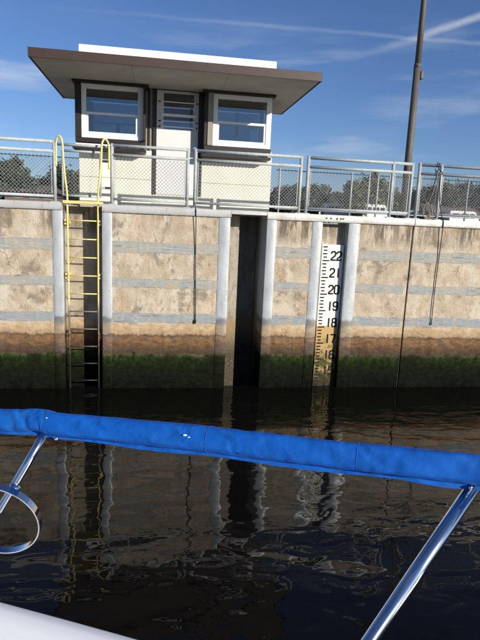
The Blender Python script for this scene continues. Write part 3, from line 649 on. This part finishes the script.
# ------------------------------------------------------------------ the boat underfoot
def cp(x, y, d): return CAM + (cf + cr * ((x - 240) / 533) + cu * ((320 - y) / 533)) * d
boat = thing('motor_boat', 'white fibreglass boat whose rounded cabin edge shows at the bottom left corner', 'boat', (-.3, -9.2, 0))
ax = Vector((.908, -.418, 0)).normalized(); out = Vector((.418, .908, 0)).normalized(); e0 = Vector((-.25 + .016, -7.83 + .030, 0))
ZD = 1.92
bm = bmesh.new(); N = 40; rows = []
prof = [(-1.3, -.42), (-.55, -.185), (-.30, -.098), (-.16, -.046), (-.085, -.018), (-.05, -.008), (-.02, -.012), (.0, -.03), (.006, -.08), (.0, -.20), (-.02, -.30), (.10, -.38), (.16, -.45), (.14, -.55), (.02, -1.0), (-.25, -1.7), (-.5, -2.2)]
for i in range(N + 1):
    s = -3.4 + 6.2 * i / N
    c = -.085 * (s - .25) ** 2 if s > .25 else -.018 * (s - .25) ** 2
    rows.append([bm.verts.new(e0 + ax * s + out * (c + o_) + Vector((0, 0, ZD + dz))) for o_, dz in prof])
for i in range(N):
    for j in range(len(prof) - 1): bm.faces.new((rows[i][j], rows[i + 1][j], rows[i + 1][j + 1], rows[i][j + 1]))
bmesh.ops.recalc_face_normals(bm, faces=bm.faces[:]); mesh_obj('hull', bm, 'gel', boat, True)
bm = bmesh.new(); pts = []
for i in range(N + 1):
    s = -3.4 + 6.2 * i / N; c = -.085 * (s - .25) ** 2 if s > .25 else -.018 * (s - .25) ** 2
    pts.append(e0 + ax * s + out * (c + .165) + Vector((0, 0, ZD - .45)))
tube(bm, pts, .03, 8); mesh_obj('rub_rail', bm, 'tyre', boat, True)

bim = thing('folded_bimini_top', 'folded sunshade rolled in a bright blue canvas boot on shiny steel tubes', 'sunshade', tuple(cp(240, 445, 1.1)), None)
# rolled cover: a lumpy sleeve following the bow
path = [(-160, 402, 1.42, .027), (-60, 412, 1.33, .028), (0, 419.5, 1.27, .0275), (40, 420.5, 1.235, .028), (60, 424.5, 1.215, .029), (120, 430, 1.17, .0295), (180, 436, 1.12, .0285), (240, 443, 1.075, .0285), (300, 450.5, 1.035, .029), (360, 457, 1.0, .029), (420, 463.5, .965, .0285), (470, 469, .94, .028), (540, 480, .90, .028), (640, 497, .85, .028)]
KS = 30; cent = bez([cp(a, b, d) for a, b, d, r_ in path], KS); rad = [v.x * .93 for v in bez([(r_, 0, 0) for *_, r_ in path], KS)]
cr_ = random.Random(11); CREASE = [(cr_.uniform(0, 156), cr_.uniform(-3.5, 3.5), cr_.uniform(.5, 1.3), cr_.uniform(.012, .045), cr_.uniform(-.6, 1.6), cr_.uniform(.5, 1.1)) for _ in range(46)]
def lumpf(a, i):
    v = 1 + .035 * math.sin(2 * a + i * .13) + .022 * math.sin(3 * a - i * .31) + .010 * math.sin(5 * a + i * .9)
    aa = (a + math.pi) % (2 * math.pi) - math.pi
    for i0, k, w, dep, a0, aw in CREASE:
        q = i - i0 - k * aa
        if abs(q) < 4 * w: v -= dep * math.exp(-(q / w) ** 2) * math.exp(-((aa - a0) / aw) ** 2)
    return v
def facet(a, p=1.42):
    a += .34; return 1.12 * (abs(math.cos(a)) ** p + abs(math.sin(a)) ** p) ** (-1 / p)
bm = bmesh.new(); n = 40; rr = random.Random(3); rings = []; prev = None
for i, c in enumerate(cent):
    d = (cent[min(i + 1, len(cent) - 1)] - cent[max(i - 1, 0)]).normalized(); u = d.cross(Vector((0, 0, 1))).normalized(); v = u.cross(d).normalized(); ring = []
    for j in range(n):
        a = 2 * math.pi * j / n; k = rad[i]
        lump = lumpf(a, i * 12 / KS)
        lump *= facet(a); sag = 0
        ring.append(bm.verts.new(c + u * math.cos(a) * k * lump * 1.05 + v * (math.sin(a) * k * lump - sag)))
    rings.append(ring)
for A, C_ in zip(rings, rings[1:]):
    for j in range(n): bm.faces.new((A[j], A[(j + 1) % n], C_[(j + 1) % n], C_[j]))
bm.faces.new(rings[0][::-1]); bm.faces.new(rings[-1])
bmesh.ops.recalc_face_normals(bm, faces=bm.faces[:])
cov = mesh_obj('canvas_boot', bm, 'canvas', bim, True)
def on_cover(t, ang, lift=1.02):
    i = min(int(t * (len(cent) - 1)), len(cent) - 2); c = cent[i]; d = (cent[i + 1] - cent[i - 1 if i else 0]).normalized(); u = d.cross(Vector((0, 0, 1))).normalized(); v = u.cross(d).normalized()
    k = rad[i]; lump = lumpf(ang, i * 12 / KS)
    lump *= facet(ang); sag = 0
    return c + u * math.cos(ang) * k * lump * lift * 1.05 + v * (math.sin(ang) * k * lump * lift - sag)
L_ = len(cent)
# lengthwise seam and a few cross seams, plus the zip flap hanging below
fl = bmesh.new(); prevv = None
for i in range(1, L_ - 1):
    t = i / (L_ - 1); a = on_cover(t, -1.05 + 0 * math.pi, 1.0); b = a + Vector((.0, -.004, -.007 - .002 * math.sin(i * .084)))
    cur = [fl.verts.new(a), fl.verts.new(b), fl.verts.new(b + Vector((.002, .004, 0))), fl.verts.new(a + Vector((.002, .004, 0)))]
    if prevv:
        for q in range(4): fl.faces.new((prevv[q], cur[q], cur[(q + 1) % 4], prevv[(q + 1) % 4]))
    prevv = cur
mesh_obj('zip_flap', fl, 'canvas', cov)
T('lengthwise_seam', [on_cover(i / (L_ - 1), -.36, 1.006) for i in range(2, L_ - 2)], .0008, 'seam', cov, 4)
for t in (.272, .50, .69):
    T('cross_seam', [on_cover(t, a / 20 * 2 * math.pi, 1.004) for a in range(20)],   .0009, 'seam', cov, 4, True)
# steel tubes
def strut(name, p0, p1, p2, r, n=16): return T(name, [p0, p0.lerp(p1, .5), p1, p2], r, 'chrome', bim, n)
a = cp(481, 476, .945); b = cp(370, 640, .86); b = b + (b - a) * .3; c = Vector((.10, -9.40, 2.36)); strut('support_tube', a, b, c, .0125); T('added_rail_post', [(.10, -9.40, 2.365), (.10, -9.40, 1.25)], .0125, 'chrome', bim, 12)  # unseen tube end bent, post added, so the tube's shadow misses the hull
a2 = cp(50, 425, 1.225); b2 = cp(0, 509, 1.19); c2 = Vector((-1.25, -8.25, 1.80)); s2 = strut('support_tube', a2, b2, c2, .0095)  # unseen foot swung left so its shadow clears the hull
# flat-band stainless hoop clamped on the left tube
hc = cp(-3, 519, 1.205); e1 = (cr * .98 + cu * -.10).normalized(); e2 = (cu * .88 - cf * .42 + cr * .06); e2 = (e2 - e1 * e2.dot(e1)).normalized(); e3 = e1.cross(e2).normalized()
bm = bmesh.new(); m = 64; R1 = .098; ringv = []
for i in range(m):
    a = 2 * math.pi * i / m; c = hc + (e1 * math.cos(a) + e2 * math.sin(a)) * R1; rad_ = (e1 * math.cos(a) + e2 * math.sin(a))
    ringv.append([bm.verts.new(c + e3 * s_ * .0085 + rad_ * q_ * .0014) for s_, q_ in ((-1, -1), (1, -1), (1, 1), (-1, 1))])
for i in range(m):
    A, C_ = ringv[i], ringv[(i + 1) % m]
    for j in range(4): bm.faces.new((A[j], A[(j + 1) % 4], C_[(j + 1) % 4], C_[j]))
bmesh.ops.recalc_face_normals(bm, faces=bm.faces[:]); hp = mesh_obj('steel_hoop', bm, 'chrome', bim)
k = cp(14, 489, 1.195); dd = (b2 - a2).normalized(); T('hoop_clamp', [k - dd * .011, k + dd * .011], .0125, 'chrome', hp, 12)
for q, w_ in ((on_cover(.475, .55, 1.0), .0035), (on_cover(.481, .42, 1.0), .002), (on_cover(.29, .8, 1.0), .0018)):
    bm = bmesh.new(); bmesh.ops.create_icosphere(bm, subdivisions=2, radius=w_, matrix=Matrix.Translation(q) @ Matrix.Diagonal((1.6, .8, .55, 1))); mesh_obj('white_speck', bm, 'white', cov, True)  # small white specks on the canvas cover
for q in (cp(57, 438, 1.19), cp(470, 487, .93)): T('snap_stud', [q, q - cf * .006], .004, 'chrome', cov, 8)
